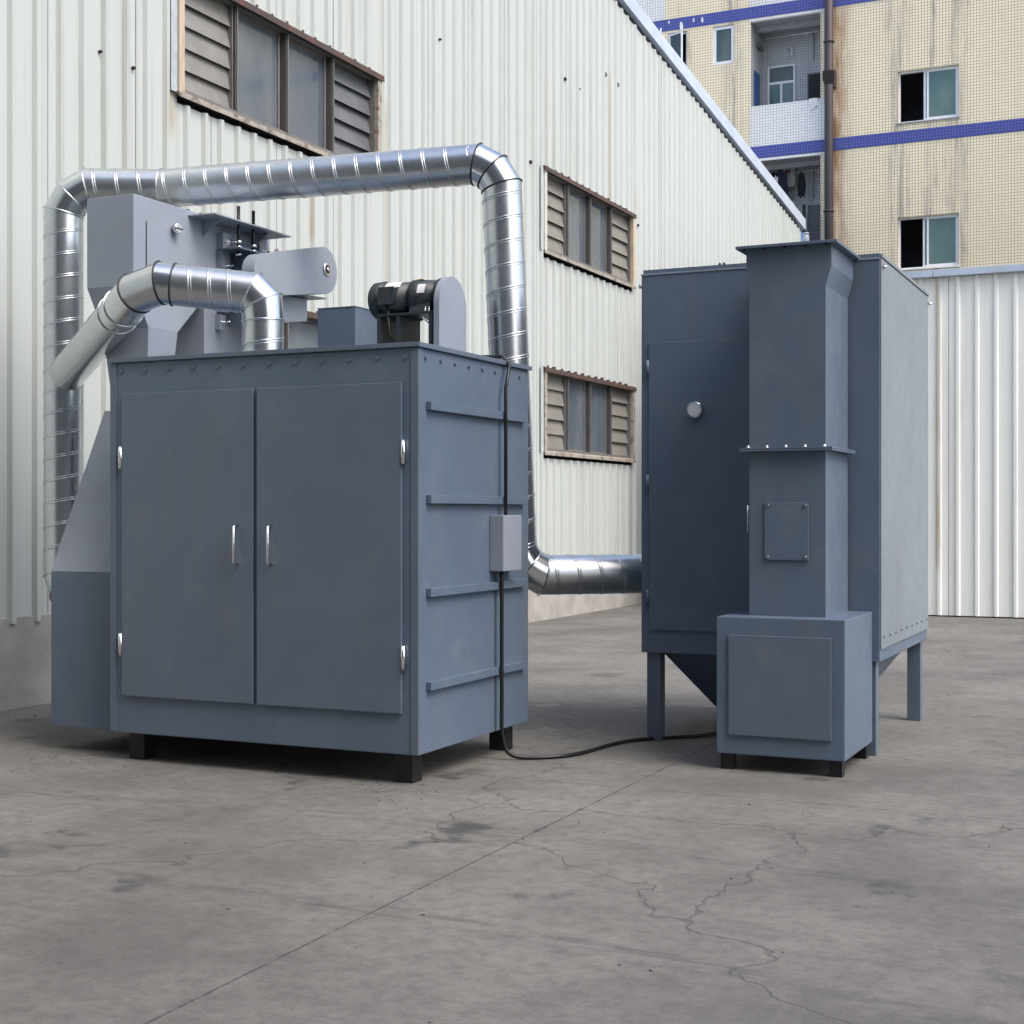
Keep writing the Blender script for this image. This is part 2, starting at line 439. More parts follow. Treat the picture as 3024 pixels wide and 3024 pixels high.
# rake flashing in lengths, and the corner flashing at the eave
yy = 12.
while yy < Y1:
    e = min(yy + 3.3, Y1 + .12)
    f = lambda y: 10.107 - .122 * (y - 22.68)
    B().prism([(yy + .004, f(yy) + .07), (e, f(e) + .07), (e, f(e) + .33), (yy + .004, f(yy) + .33)], 0, XW - .02, XW + .085, .006).out('rake_flashing', 'trim', wh)
    yy += 3.3
B().prism([(Y0, roofz(Y0)), (11.99, roofz(12)), (11.99, roofz(12) + .27), (Y0, roofz(Y0) + .27)], 0, XW - .02, XW + .085).out('rake_flashing', 'trim', wh)
B().box(XW - .10, XW + .05, Y1 - .03, Y1 + .09, .7, roofz(Y1) - .03, .006).out('corner_flashing', plain('blue_trim', (.16, .30, .55), .4), wh)
# fixing screws that bleed rust / open holes
for y_, z_, r_ in ((10.02, 5.614, .014), (10.461, 5.594, .016), (20.518, 8.209, .028), (22.209, 8.738, .040), (22.772, 8.722, .038), (21.08, 8.203, .022), (19.224, 6.661, .028), (23.78, 6.56, .024), (9.5, 6.3, .01), (26.9, 6.0, .025), (16.4, 7.6, .016)):
    B().lathe((XW - .002, y_, z_), (XW + .036, y_, z_), [(0, r_), (.8, r_), (1, r_ * .6)], 10).out('screw', 'seal', wh)

def wh_window(q, kinds, jl='sill', jr='sill'):
    y0, y1, z0, z1 = q
    fr = B()     # flat outer frame body, recessed
    xb, xf = XW - .14, XW + .03
    t = .05
    fr.box(xb, xf - .02, y0, y1, z0, z0 + t); fr.box(xb, xf - .02, y0, y1, z1 - t, z1)
    fr.box(xb, xf - .02, y0 + .001, y0 + t, z0 + t, z1 - t); fr.box(xb, xf - .02, y1 - t, y1 - .001, z0 + t, z1 - t)
    W = fr.out('window', 'bronze', wh)
    # hood over the head, with the ragged line of sheet ends behind it
    B().prism([(XW - .05, z1 + .045), (XW + .075, z1 + .012), (XW + .08, z1 - .055), (XW + .066, z1 - .055), (XW + .058, z1 - .004), (XW - .05, z1 + .02)], 1, y0 - .06, y1 + .06, .002).out('hood', 'brownsteel', W)
    B().prism([(XW - .05, z0 + .035), (XW + .072, z0 - .012), (XW + .072, z0 - .06), (XW + .058, z0 - .06), (XW + .054, z0 - .022), (XW - .05, z0 + .012)], 1, y0 - .05, y1 + .05, .002).out('sill', 'sill', W)
    B().box(XW + .0, XW + .06, y0 - .035, y0 + .045, z0 - .02, z1 - .02, .004).out('jamb', jl, W)
    B().box(XW + .0, XW + .06, y1 - .055, y1 + .035, z0 - .02, z1 - .02, .004).out('jamb', jr, W)
    B().box(XW + .03, XW + .038, y0 - .13, y0 - .037, z0 - .02, z1 + .02, .003).out('flashing', 'roof', W)
    pw = (y1 - y0 - .1) / 4
    for i in range(1, 4):
        ym = y0 + .05 + pw * i
        B().box(XW - .10, XW + .004, ym - .032, ym + .022, z0 + t, z1 - t, .004).out('mullion', 'mull', W)
        B().box(XW - .02, XW + .022, ym - .022, ym - .006, z0 + t, z1 - t, .003).out('sash_stile', 'bronze', W)
    for i, k in enumerate(kinds):
        ya, yb = y0 + .05 + pw * i + (.032 if i else .002), y0 + .05 + pw * (i + 1) - (.047 if i < 3 else .002)
        if k in 'ld':
            n = 5; h = (z1 - z0 - 2 * t) / n
            sm = B()
            sm.prism([(-.040, h * 1.06), (.012, -.012), (.018, -.010), (-.034, h * 1.06)], 1, ya + .012, yb - .012)
            me = sm.mesh('slat', (0, (ya + yb) / 2, 0))
            for j in range(n):
                o = put('slat', me, 'slat' if k == 'l' else 'slat_dark', W, (XW - .055, (ya + yb) / 2, z0 + t + h * j + .006))
                o.rotation_euler = (0, R(random.uniform(-2.5, 3)), 0)
            for s_, yq in ((0, ya), (1, yb - .014)):
                B().box(XW - .095, XW - .012, yq, yq + .014, z0 + t, z1 - t).out('louvre_channel', 'bronze', W)
        else:
            B().box(XW - .085, XW - .079, ya, yb, z0 + t, z1 - t).out('pane', 'pane', W)
            s_ = B(); s_.box(XW - .092, XW - .062, ya, ya + .035, z0 + t, z1 - t); s_.box(XW - .092, XW - .062, yb - .035, yb, z0 + t, z1 - t)
            s_.box(XW - .092, XW - .062, ya + .035, yb - .035, z0 + t, z0 + t + .03); s_.box(XW - .092, XW - .062, ya + .035, yb - .035, z1 - t - .03, z1 - t)
            s_.out('sash', 'bronze', W)
    # sheet-end lugs seen along the hood
    for i in range(13):
        yq = y0 + .1 + i * .28 + random.uniform(-.02, .02)
        B().box(XW + .0, XW + .045, yq, yq + .04, z1 + .02, z1 + .042 + random.uniform(0, .018), .004).out('lug', 'brownsteel', W)
    return W
wh_window(WINS[0], 'lppd', 'creamjamb'); w2 = wh_window(WINS[1], 'lppl', 'heater', 'creamjamb'); wh_window(WINS[2], 'lppl'); wh_window(WINS[3], 'lppl')
# pale bags leaning on the inside of the far window
def lump(c, r, sq):
    b = B(); t = bmesh.new(); bmesh.ops.create_icosphere(t, subdivisions=3, radius=1)
    for v in t.verts:
        n = math.sin(v.co.y * 5 + c[2]) * .12 + math.sin(v.co.z * 7 + 1) * .1
        v.co = Vector((v.co.x * sq, v.co.y * r[0] * (1 + n), v.co.z * r[1] * (1 + n * .6))) + Vector(c)
    for f in t.faces: f.smooth = True
    return b.add(t)
lump((XW - .118, 21.08, 5.70), (.34, .24), .022).out('bag', 'bag', w2)
lump((XW - .118, 22.0, 5.74), (.20, .20), .022).out('bag', 'bag', w2)

# ------------------------------------------------------------------ tiled building (facade in plane y = 37.7)
YB = 37.7
tb = thing('tiled_building', (0, 44, 0), 'tall cream tiled block with blue tile bands, balconies and sliding windows', 'building')
X0, X1, ZT = -22, 17, 22.0
ST = 3.715
holes = []
SW = [(-6.62, -5.12, 11.475 + ST * k, 12.79 + ST * k) for k in (-2, -1, 0, 1)]
BAL = [(-10.447, -8.592, 12.34 + ST * k, 14.59 + ST * k) for k in (-1, 0, 1)]
CW = [(-12.756, -12.2, 13.58, 14.6), (-11.49, -10.9, 13.57, 14.60), (-12.756, -12.2, 9.86, 10.88), (-11.49, -10.9, 9.86, 10.88)]
holes = SW + BAL + CW
xs = sorted({X0, X1} | {v for h in holes for v in h[:2]}); zs = sorted({0, ZT} | {v for h in holes for v in h[2:]})
b = B()
def inhole(x, z): return any(h[0] < x < h[1] and h[2] < z < h[3] for h in holes)
vv = {}
def V(x, z, y=YB):
    k = (round(x, 4), round(z, 4), round(y, 4))
    if k not in vv: vv[k] = b.m.verts.new((x, y, z))
    return vv[k]
for a, c in zip(xs, xs[1:]):
    for d, e in zip(zs, zs[1:]):
        if not inhole((a + c) / 2, (d + e) / 2): b.m.faces.new((V(a, d), V(c, d), V(c, e), V(a, e)))
for h in SW + CW:
    q = [(h[0], h[2]), (h[1], h[2]), (h[1], h[3]), (h[0], h[3])]
    for i in range(4):
        p0, p1 = q[i], q[(i + 1) % 4]
        b.m.faces.new((V(*p0), V(*p1), V(*p1, YB + .22), V(*p0, YB + .22)))
b.out('facade', 'cream_tile', tb)
body = B(); body.box(X0, X1, YB + 2.5, YB + 14, 0, ZT); body.box(X0, X0 + .2, YB + .01, YB + 2.5, 0, ZT); body.box(X1 - .2, X1, YB + .01, YB + 2.5, 0, ZT)
body.box(X0, X1, YB + .01, YB + 14, ZT, ZT + .2)
body.out('wall', 'render', tb)
for k in range(-2, 3):
    z = 10.955 + ST * k
    B().box(X0, X1, YB - .012, YB - .002, z, z + .315).out('tile_band', 'blue_tile', tb)
def room(h, parent, depth, mat='room', y0=None):
    y0 = y0 or YB + .22
    x0, x1, z0, z1 = h[0] - .35, h[1] + .35, h[2] - .6, h[3] + .4
    r = B()
    r.face([(x0, y0 + depth, z0), (x1, y0 + depth, z0), (x1, y0 + depth, z1), (x0, y0 + depth, z1)])
    r.face([(x0, y0, z0), (x0, y0 + depth, z0), (x0, y0 + depth, z1), (x0, y0, z1)]); r.face([(x1, y0, z0), (x1, y0 + depth, z0), (x1, y0 + depth, z1), (x1, y0, z1)])
    r.face([(x0, y0, z0), (x1, y0, z0), (x1, y0 + depth, z0), (x0, y0 + depth, z0)]); r.face([(x0, y0, z1), (x1, y0, z1), (x1, y0 + depth, z1), (x0, y0 + depth, z1)])
    return r.out('room', mat, parent)
for i, h in enumerate(SW):
    x0, x1, z0, z1 = h; f = B(); ya, yb = YB + .10, YB + .17; t = .045
    f.box(x0, x1, ya, yb, z0, z0 + t); f.box(x0, x1, ya, yb, z1 - t, z1); f.box(x0, x0 + t, ya, yb, z0 + t, z1 - t); f.box(x1 - t, x1, ya, yb, z0 + t, z1 - t)
    W = f.out('window', 'winalu', tb)
    room(h, W, 1.6)
    def sash(xa, xb_, y_, m):
        s_ = B(); q = .05
        s_.box(xa, xa + q, y_, y_ + .03, z0 + t, z1 - t); s_.box(xb_ - q, xb_, y_, y_ + .03, z0 + t, z1 - t)
        s_.box(xa + q, xb_ - q, y_, y_ + .03, z0 + t, z0 + t + q); s_.box(xa + q, xb_ - q, y_, y_ + .03, z1 - t - q * .6, z1 - t)
        s_.out('sash', 'winalu', W); B().box(xa + q, xb_ - q, y_ + .012, y_ + .018, z0 + t + q, z1 - t - q * .6).out('pane', m, W)
    xm = x0 + .72
    sash(xm - .02, x1 - t, ya + .002, 'green'); sash(xm - .10 - (.02 if i % 2 else 0), x1 - t - .06, ya + .036, 'green')
    B().box(x0 - .03, x1 + .03, YB - .035, YB + .10, z0 - .035, z0 - .002, .004).out('sill', 'winalu' if i != 2 else 'soffit', W)
for i, h in enumerate(CW):
    x0, x1, z0, z1 = h; f = B(); ya, yb = YB + .04, YB + .10; t = .05
    f.box(x0, x1, ya, yb, z0, z0 + t); f.box(x0, x1, ya, yb, z1 - t, z1); f.box(x0, x0 + t, ya, yb, z0 + t, z1 - t); f.box(x1 - t, x1, ya, yb, z0 + t, z1 - t)
    W = f.out('window', 'winalu', tb); room(h, W, 1.2)
    wd, hh = x1 - x0 - 2 * t, z1 - z0 - 2 * t; q = .035
    s_ = B(); s_.box(0, q, -.02, .02, 0, hh); s_.box(wd - q, wd, -.02, .02, 0, hh); s_.box(q, wd - q, -.02, .02, 0, q); s_.box(q, wd - q, -.02, .02, hh - q, hh)
    so = put('sash', s_.mesh('sash'), 'winalu', W, (x0 + t, ya + .01 if i % 2 else ya - .03, z0 + t))
    po = put('pane', B().box(q, wd - q, -.003, .003, q, hh - q).mesh('pane'), 'teal', W, (x0 + t, ya + .01 if i % 2 else ya - .03, z0 + t))
    if i % 2 == 0:
        so.rotation_euler = po.rotation_euler = (0, 0, R(-24))
YK = 38.92
for i, h in enumerate(BAL):
    x0, x1, z0, z1 = h; fz = z0 - 1.07
    r = B()
    r.face([(x0, YK, fz), (x1, YK, fz), (x1, YK, z1), (x0, YK, z1)]); r.face([(x0, YB, fz), (x0, YK, fz), (x0, YK, z1), (x0, YB, z1)]); r.face([(x1, YB, fz), (x1, YK, fz), (x1, YK, z1), (x1, YB, z1)])
    W = r.out('balcony', 'shaded_white_tile', tb)
    B().box(x0, x1, YB, YK, z1, z1 + .06).out('ceiling', 'soffit', W); B().box(x0, x1, YB + .1, YK, fz - .06, fz).out('floor', 'soffit', W)
    p_ = B(); p_.box(x0 - .02, -8.47, YB - .010, YB + .12, z0 - 1.068, z0, .004); p_.out('parapet', 'white_tile', W)
    B().box(x0 - .02, x1 + .12, YB - .008, YB + .1, z1 - .002, z1 + .062).out('lintel', 'white_tile', W)
    B().box(x0 + .02, x1 - .02, YB + .5, YB + .62, z1 - .13, z1 - .002).out('beam', 'soffit', W)
    # window and opening in the back wall
    wx0, wx1, wz0, wz1 = -10.30, -9.55, z0 - .95, z0 + 1.36
    f = B(); yy = YK - .05; t = .045
    for a, c, d, e in ((wx0, wx0 + t, wz0, wz1), (wx1 - t, wx1, wz0, wz1), (wx0 + t, wx1 - t, wz1 - t, wz1), (wx0 + t, wx1 - t, z0 + .86, z0 + .93), ((wx0 + wx1) / 2 - .03, (wx0 + wx1) / 2 + .03, wz0, z0 + .86)):
        f.box(a, c, yy, yy + .045, d, e)
    f.out('door_frame', 'winalu', W)
    B().box(wx0 + t, wx1 - t, yy + .02, yy + .026, z0 + .93, wz1 - t).out('pane', 'teal', W)
    B().box(wx0 + t, (wx0 + wx1) / 2 - .03, yy + .02, yy + .026, wz0, z0 + .86).out('pane', 'green', W)
    B().box((wx0 + wx1) / 2 + .03, wx1 - t, yy + .02, yy + .026, wz0, z0 + .86).out('pane', 'green', W)
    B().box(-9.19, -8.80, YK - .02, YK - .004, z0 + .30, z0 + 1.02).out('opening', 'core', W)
    fr_ = B(); fr_.box(-9.22, -9.19, YK - .03, YK - .004, z0 + .27, z0 + 1.05); fr_.box(-9.19, -8.80, YK - .03, YK - .004, z0 + 1.02, z0 + 1.05); fr_.out('opening_frame', 'bronze', W)
    B().box(x0 + .003, x0 + .03, YB + .28, YB + .80, fz, z0 + 1.05).out('door', 'blue', W)
    B().sweep([(x0 + .06, YK - .06, z1 - .12), (x1 - .02, YK - .06, z1 - .10)], .02).out('pipe', 'pvc', W)
    B().sweep([(-9.05, YK - .04, z1 - .1), (-9.05, YK - .04, z1 - .85)], .015).out('conduit', 'soffit', W)
    if i == 1:
        B().sweep([(-9.72, YK - .02, z0 + 1.78), (-9.66, YK - .09, z0 + 1.80), (-9.62, YK - .10, z0 + 1.74), (-9.62, YK - .10, z0 + 1.56)], .026).out('spout_pipe', 'pvc', W)
        B().box(x0 + .02, x0 + .10, YB + .55, YB + .95, z1 - .52, z1 - .40, .01).out('lamp_bracket', 'greydoor', W)
    if i == 0:
        B().box(-9.24, -9.16, YK - .5, YK - .46, fz, z0 + 1.16).out('door_edge', 'core', W)
        B().box(-9.14, -8.72, YB + .9, YB + .94, fz, z0 + 1.16).out('door', 'greydoor', W)
    # white tile patch round the balcony bay above the band
B().box(-22, -12.83, YB - .008, YB - .001, 14.99, 17).out('white_tile_panel', 'white_tile', tb)
for x_, z_, wd, h_ in ((-12.36, 14.72, .10, .36), (-12.95, 14.70, .07, .2), (-12.02, 14.86, .05, .12), (-11.78, 14.84, .07, .18), (-12.72, 14.9, .06, .1)):
    o = B(); n = 9
    pts = [(x_ + math.cos(t * 2 * math.pi / n) * wd * random.uniform(.3, .6), z_ + math.sin(t * 2 * math.pi / n) * h_ * random.uniform(.35, .55)) for t in range(n)]
    o.prism(pts, 1, YB - .020, YB - .0125); o.out('plaster_patch', 'pvc', tb)
# iron drain pipe
PX, PY = -8.335, YB - .16
dp = B().cyl((PX, PY, 0), (PX, PY, ZT), .112, 20).out('drain_pipe', 'iron', tb)
for z_ in (13.73, 9.36, 5.6, 17.4): B().lathe((PX, PY, z_ - .025), (PX, PY, z_ + .025), [(0, .118), (.2, .145), (.8, .145), (1, .118)], 20).out('collar', 'iron', dp)
B().lathe((PX, PY, 12.62), (PX, PY, 12.98), [(0, .114), (.9, .145), (.92, .165), (1, .165)], 20).out('socket', 'iron', dp)
B().box(PX + .09, PX + .16, PY - .02, YB - .003, 12.55, 12.95, .01).out('bracket', 'iron', dp)
B().box(PX - .17, PX - .09, PY - .02, YB - .003, 12.75, 12.95, .01).out('bracket', 'iron', dp)

# washing and fittings on the lower balcony
def garment(name, c, wd, ht, mat, label, seed):
    random.seed(seed); b = B(); nx, nz = 14, 18; th = .06
    def edge(v): return wd * (.30 + .20 * min(1, v * 4)) * (1 + .10 * math.sin(v * 9 + seed))
    grid = {}
    for s_ in (0, 1):
        for i in range(nx + 1):
            for j in range(nz + 1):
                u, v = i / nx - .5, j / nz
                x = c[0] + u * 2 * edge(v)
                y = c[1] + (s_ - .5) * th * (1 - (2 * u) ** 4) * (.4 + v) + math.sin(u * 22 + seed + v * 2) * .018 * v
                z = c[2] - v * ht * (1 + .05 * math.sin(u * 11 + seed)) + (-.10 * abs(u) * 2 if v < .1 else 0)
                grid[s_, i, j] = b.m.verts.new((x, y, z))
        for i in range(nx):
            for j in range(nz):
                b.m.faces.new((grid[s_, i, j], grid[s_, i + 1, j], grid[s_, i + 1, j + 1], grid[s_, i, j + 1])).smooth = True
    bmesh.ops.remove_doubles(b.m, verts=b.m.verts[:], dist=.002)
    o = b.out(name, mat); at_base(o, (c[0], c[1], c[2] - ht))
    return tag(o, label, 'clothing', 'washing on the lower balcony')
garment('hanging_garment', (-9.80, 38.35, 10.76), .36, .80, 'navy', 'navy garment hanging in front of the water heater', 1)
garment('hanging_garment', (-10.03, 38.45, 10.74), .30, .52, 'black', 'black garment hanging nearest the roof edge', 4)
garment('hanging_garment', (-9.25, 38.35, 10.66), .21, .68, 'black', 'narrow black garment hanging alone right of the water heater', 9)
garment('hanging_garment', (-9.93, 38.28, 10.60), .14, .42, 'whitecloth', 'white garment between two dark ones on the balcony', 12)
rod = B().sweep([(-10.44, 38.37, 10.79), (-8.6, 38.37, 10.79)], .012).out('clothes_rail', 'pvc'); at_base(rod, (-9.5, 38.37, 10.79))
tag(rod, 'thin clothes rail under the lower balcony ceiling', 'rail')
ht = thing('water_heater', (-9.69, YK - .12, 10.36), 'pale wall water heater with red badge on lower balcony', 'heater')
B().box(-9.86, -9.52, YK - .22, YK - .002, 10.36, 10.86, .02).out('body', 'heater', ht)
B().box(-9.78, -9.62, YK - .226, YK - .2205, 10.73, 10.80).out('badge', 'red', ht)
B().sweep([(-9.75, YK - .1, 10.36), (-9.75, YK - .08, 10.1), (-9.72, YK - .04, 9.95)], .015).out('pipe', 'soffit', ht)
B().sweep([(-9.62, YK - .1, 10.36), (-9.60, YK - .08, 10.02)], .015).out('pipe', 'soffit', ht)
pot = B().lathe((-8.97, 37.76, 8.626), (-8.97, 37.76, 8.90), [(0, .05), (.1, .075), (.7, .075), (.85, .05), (.86, .07), (1, .07)], 16).out('white_container', 'pvc')
at_base(pot, (-8.97, 37.76, 8.626)); tag(pot, 'small white container on the lower balcony ledge', 'container')
# rag on the upper parapet
rg = B(); random.seed(3)
G = {}
for i in range(11):
    for j in range(13):
        u, v = i / 10, j / 12
        s_ = v * .44 - .16
        yy_, zz_ = (YB + .06 + .0 - 0, 12.348) if False else ((YB - s_ if s_ < 0 else YB - .018, 12.352) if s_ < .02 else (YB - .022, 12.352 - (s_ - .02)))
        G[i, j] = rg.m.verts.new((-8.86 + u * .22 + .02 * math.sin(v * 9), yy_ - .012 * (1 + math.sin(u * 14 + v * 4)), zz_ + .012 * (1 + math.sin(u * 11 + v * 6)) - (.05 * math.sin(u * 5 + 1) if v > .95 else 0)))
for i in range(10):
    for j in range(12): rg.m.faces.new((G[i, j], G[i + 1, j], G[i + 1, j + 1], G[i, j + 1])).smooth = True
rag = rg.out('rag', 'whitecloth'); at_base(rag, (-8.75, YB, 12.345)); tag(rag, 'white rag draped over the upper balcony parapet', 'rag')

# ------------------------------------------------------------------ annex shed on the right (wall in plane y = 23)
an = thing('annex_shed', (2, 26, 0), 'low ribbed metal shed with pale blue eaves flashing behind the dust collector', 'shed')
YA = 23.
B().box(-6.6, 12, YA + .16, YA + 8, 0, 5.15).out('wall', 'core', an)
x = -6.6 ; n = 0
RB = .277
off = -3.592 % RB
while x < 12 - .1:
    b = B(); x0 = x + .004; x1 = min(x + 4 * RB - .004, 12); pts = [(x0, 0)]
    k = x + .5 * RB
    while k < x1 - .05:
        pts += [(k - .036, 0), (k - .020, .034), (k + .020, .034), (k + .036, 0)]; k += RB
    pts.append((x1, 0))
    lo = [b.m.verts.new((p, YA - d, .02)) for p, d in pts]; hi = [b.m.verts.new((p, YA - d, 5.19)) for p, d in pts]
    for i in range(len(pts) - 1): b.m.faces.new((lo[i], lo[i + 1], hi[i + 1], hi[i])).smooth = False
    b.out('wall_sheet', 'clad2', an); x += 4 * RB
for i in range(6):
    xa = -6.7 + i * 3.2; B().box(xa + .003, xa + 3.197, YA - .11, YA + .02, 5.195, 5.30, .006).out('eaves_flashing', 'trim', an)
B().prism([(YA - .08, 5.21), (YA + 8, 6.1), (YA + 8, 6.16), (YA - .08, 5.27)], 0, -6.7, 12.1).out('roof', 'roof', an)

# ------------------------------------------------------------------ unseen factory block added behind the viewer, raised and widened to shade machine fronts
ob = thing('shading_block', (3, -7, 0), 'unseen grey factory block behind the viewer, sized to shade the machine fronts', 'building')
B().box(-8.3, 15, -12, -3.4, 0, 17.6).out('wall', 'render_dark', ob)
for k in range(4):
    for i in range(7):
        xa = -7 + i * 3.1
        W = B().box(xa, xa + 2.3, -3.42, -3.36, 1.2 + k * 3.8, 3.1 + k * 3.8, .01).out('window', 'bronze', ob)
        for j in range(2): B().box(xa + .06 + j * 1.11, xa + 1.13 + j * 1.11, -3.365, -3.352, 1.26 + k * 3.8, 3.04 + k * 3.8).out('pane', 'pane', W)
    B().box(-7.55, 15.05, -3.5, -3.25, 3.75 + k * 3.8, 4.0 + k * 3.8).out('ledge', 'render', ob)

# ------------------------------------------------------------------ spiral ducting
def ring_pts(p, ax, nrm, r, q, n):
    """circle round the axis, slid along the axis on to the plane (p, nrm)"""
    out = []
    for i in range(n):
        o = q @ Vector((math.cos(2 * math.pi * i / n) * r, math.sin(2 * math.pi * i / n) * r, 0))
        out.append(p + o - ax * (o.dot(nrm) / ax.dot(nrm)))
    return out
def duct(name, pts, r, kinds, label, joint_bead=.006, pitch=.165, seed=0, sealed=()):
    """pts: axis polyline; kinds[i] for the leg i -> 's' spiral pipe, 'g' plain gore"""
    pts = [Vector(p) for p in pts]; random.seed(seed)
    root = thing(name, (pts[0].x, pts[0].y, min(p.z for p in pts)), label, 'duct', 'galvanised ducts')
    n = 40; L = len(pts) - 1
    ax = [(pts[i + 1] - pts[i]).normalized() for i in range(L)]
    nr = [ax[0]] + [(ax[i - 1] + ax[i]).normalized() for i in range(1, L)] + [ax[-1]]
    for i in range(L):
        q = ax[i].to_track_quat('Z', 'Y').to_matrix(); b = B()
        a, c = ring_pts(pts[i], ax[i], nr[i], r, q, n), ring_pts(pts[i + 1], ax[i], nr[i + 1], r, q, n)
        ln = (pts[i + 1] - pts[i]).length; m = max(1, int(ln / .06)); prev = None
        for j in range(m + 1):
            ring = [b.m.verts.new(a[k].lerp(c[k], j / m)) for k in range(n)]
            if prev:
                for k in range(n): b.m.faces.new((prev[k], prev[(k + 1) % n], ring[(k + 1) % n], ring[k])).smooth = True
            prev = ring
        sec = b.out('spiral_pipe' if kinds[i] == 's' else 'elbow_gore', 'galv' if kinds[i] == 's' else 'galv2', root)
        if kinds[i] == 's':     # folded helical lock seam: two fine ridges
            marg = r * .25 if ln > .5 else .03
            for dz, rr_ in ((0, .0062), (.017, .0044)):
                hp = []; st = 30; tot = ln - 2 * marg; turns = tot / pitch
                for k in range(int(turns * st) + 1):
                    th = 2 * math.pi * k / st + seed; zz = marg + pitch * k / st + dz
                    if zz > ln - marg: break
                    o = q @ Vector((math.cos(th) * (r - .0008), math.sin(th) * (r - .0008), zz)); hp.append(pts[i] + o)
                if len(hp) > 3: B().sweep(hp, rr_, 6).out('lock_seam', 'galv', sec)
    for i in range(1, L):
        rp = ring_pts(pts[i], ax[i], nr[i], r + .002, ax[i].to_track_quat('Z', 'Y').to_matrix(), 40)
        B().sweep(rp, joint_bead, 6, True).out('joint_bead', 'seal' if i in sealed else 'galv2', root)
    return root
def arc(p, d0, d1, rad, k):
    """mitred elbow through corner p from direction d0 to d1 with k gores: returns the axis points"""
    d0, d1 = Vector(d0).normalized(), Vector(d1).normalized(); p = Vector(p)
    ang = d0.angle(d1); t = rad * math.tan(ang / 2); a = p - d0 * t; axn = d0.cross(d1).normalized(); cen = a + (d1 - d0 * d0.dot(d1)).normalized() * rad
    out = []; step = ang / k
    # tangent polygon round the arc
    f = 1 / math.cos(step / 2)
    for i in range(k):
        th = step * (i + .5); v = Matrix.Rotation(th, 3, axn) @ (a - cen); out.append(cen + v * f)
    return out
RD = .142
zdir, up = Vector((0, 0, -1)), Vector((0, 0, 1))
A0 = Vector((-7.62, 8.486, .95)); A1 = Vector((-7.62, 8.486, 4.03)); C1 = Vector((-6.95, 8.80, 4.022)); D1 = Vector((-4.415, 9.365, 4.085)); E0 = Vector((-4.315, 9.44, 1.15))
dAC = (C1 - A1).normalized(); dCD = (D1 - C1).normalized(); dDE = (E0 - D1).normalized()
bend1 = arc(A1, up, dAC, .26, 3); bend2 = arc(D1, dCD, dDE, .24, 3)
inA = arc(A0, Vector((-1, .28, 0)), up, .26, 3); outE = arc(E0, dDE, Vector((1, .75, 0)), .26, 3)
P1 = [Vector((-6.90, 8.28, .95))] + inA + bend1 + [C1] + bend2 + outE + [Vector((-3.46, 10.115, 1.15))]
ks = ['g'] * (len(P1) - 1)
for i in range(len(P1) - 1):
    if (P1[i + 1] - P1[i]).length > .45: ks[i] = 's'
L0 = len(inA)
duct('spiral_duct', P1, RD, ks, 'large galvanised spiral duct looping over the elevator head and down again', .0065, .166, 2, sealed=(len(inA) + len(bend1) + 2, len(inA) + len(bend1) + 3, len(inA) + len(bend1) + 4))
# cuff where the left riser meets the branch
RS = .132
Q = [(-7.52, 8.42, 2.63), (-6.434, 7.680, 2.911), (-6.318, 7.601, 2.941), (-6.125, 7.490, 3.008)]
S0, S1 = Vector((-5.93, 7.50, 3.062)), Vector((-5.41, 7.745, 3.0))
V0 = Vector((-5.345, 7.778, 2.84)); V1 = Vector((-5.345, 7.778, 2.55))
mid_e = Vector((-5.352, 7.772, 2.935))
P2 = [Vector(p) for p in Q] + [S0, Vector((-5.86, 7.535, 3.052)), S1, mid_e, V0 + Vector((0, 0, -.02)), V1]
k2 = ['g', 'g', 'g', 'g', 'g', 's', 'g', 'g', 's']
dr = duct('spiral_duct', P2, RS, k2, 'small arched galvanised branch duct in front of the elevator head', .0065, .125, 5, sealed=(3, 4, 5))

# ------------------------------------------------------------------ bucket elevator (left)
be = thing('bucket_elevator', (-6.62, 8.8, 0), 'tall light grey bucket elevator with belt guard and take-up rods', 'elevator')
hx0, hx1 = -6.822, -6.424
hd = B().prism([(7.828, 3.745), (7.828, 3.13), (7.985, 2.86), (8.30, 2.86), (8.60, 3.13), (9.43, 3.13), (9.43, 3.745)], 0, hx0, hx1, .005).out('head', 'grey', be)
B().box(hx1 - .002, hx1 + .003, 7.955, 7.962, 3.27, 3.578).out('hatch_gap', 'seal', hd)
B().box(hx1 + .0005, hx1 + .0025, 7.966, 8.60, 3.18, 3.60, .001).out('hatch', 'grey', hd)
kn = B().lathe((hx1 + .002, 8.25, 3.578), (hx1 + .055, 8.25, 3.578), [(0, .022), (.45, .022), (.5, .040), (.9, .040), (1, .034)], 28).out('latch_knob', 'chrome', hd)
B().prism([(8.214, 3.572), (8.286, 3.572), (8.286, 3.581), (8.214, 3.581)], 0, hx1 + .054, hx1 + .058).out('slot', 'seal', kn)
B().frustum((hx0, hx1, 7.985, 8.30), 2.862, (hx0 + .06, hx1 - .06, 8.03, 8.28), 2.30).out('discharge_spout', 'grey', be)
cs = B().box(hx0, hx1, 8.607, 9.43, 0.02, 3.128, .005).out('casing', 'grey', be)
for z_ in (2.25, 1.15):
    f = B(); f.box(hx0 - .045, hx1 + .045, 8.562, 9.475, z_, z_ + .012); f.box(hx0 - .045, hx1 + .045, 8.562, 9.475, z_ + .014, z_ + .026); f.out('flange', 'grey', be)
    for i in range(6):
        for xq in (hx1 + .025,): bolt(be, (xq, 8.62 + i * .155, z_ + .026), (0, 0, 1), .010, .012)
B().box(hx0 - .12, hx1 + .12, 8.50, 9.54, 0, .55, .008).out('boot', 'grey', be)
B().box(hx1 + .121, hx1 + .130, 8.70, 9.34, .10, .46, .004).out('boot_cover', 'dark2', be)
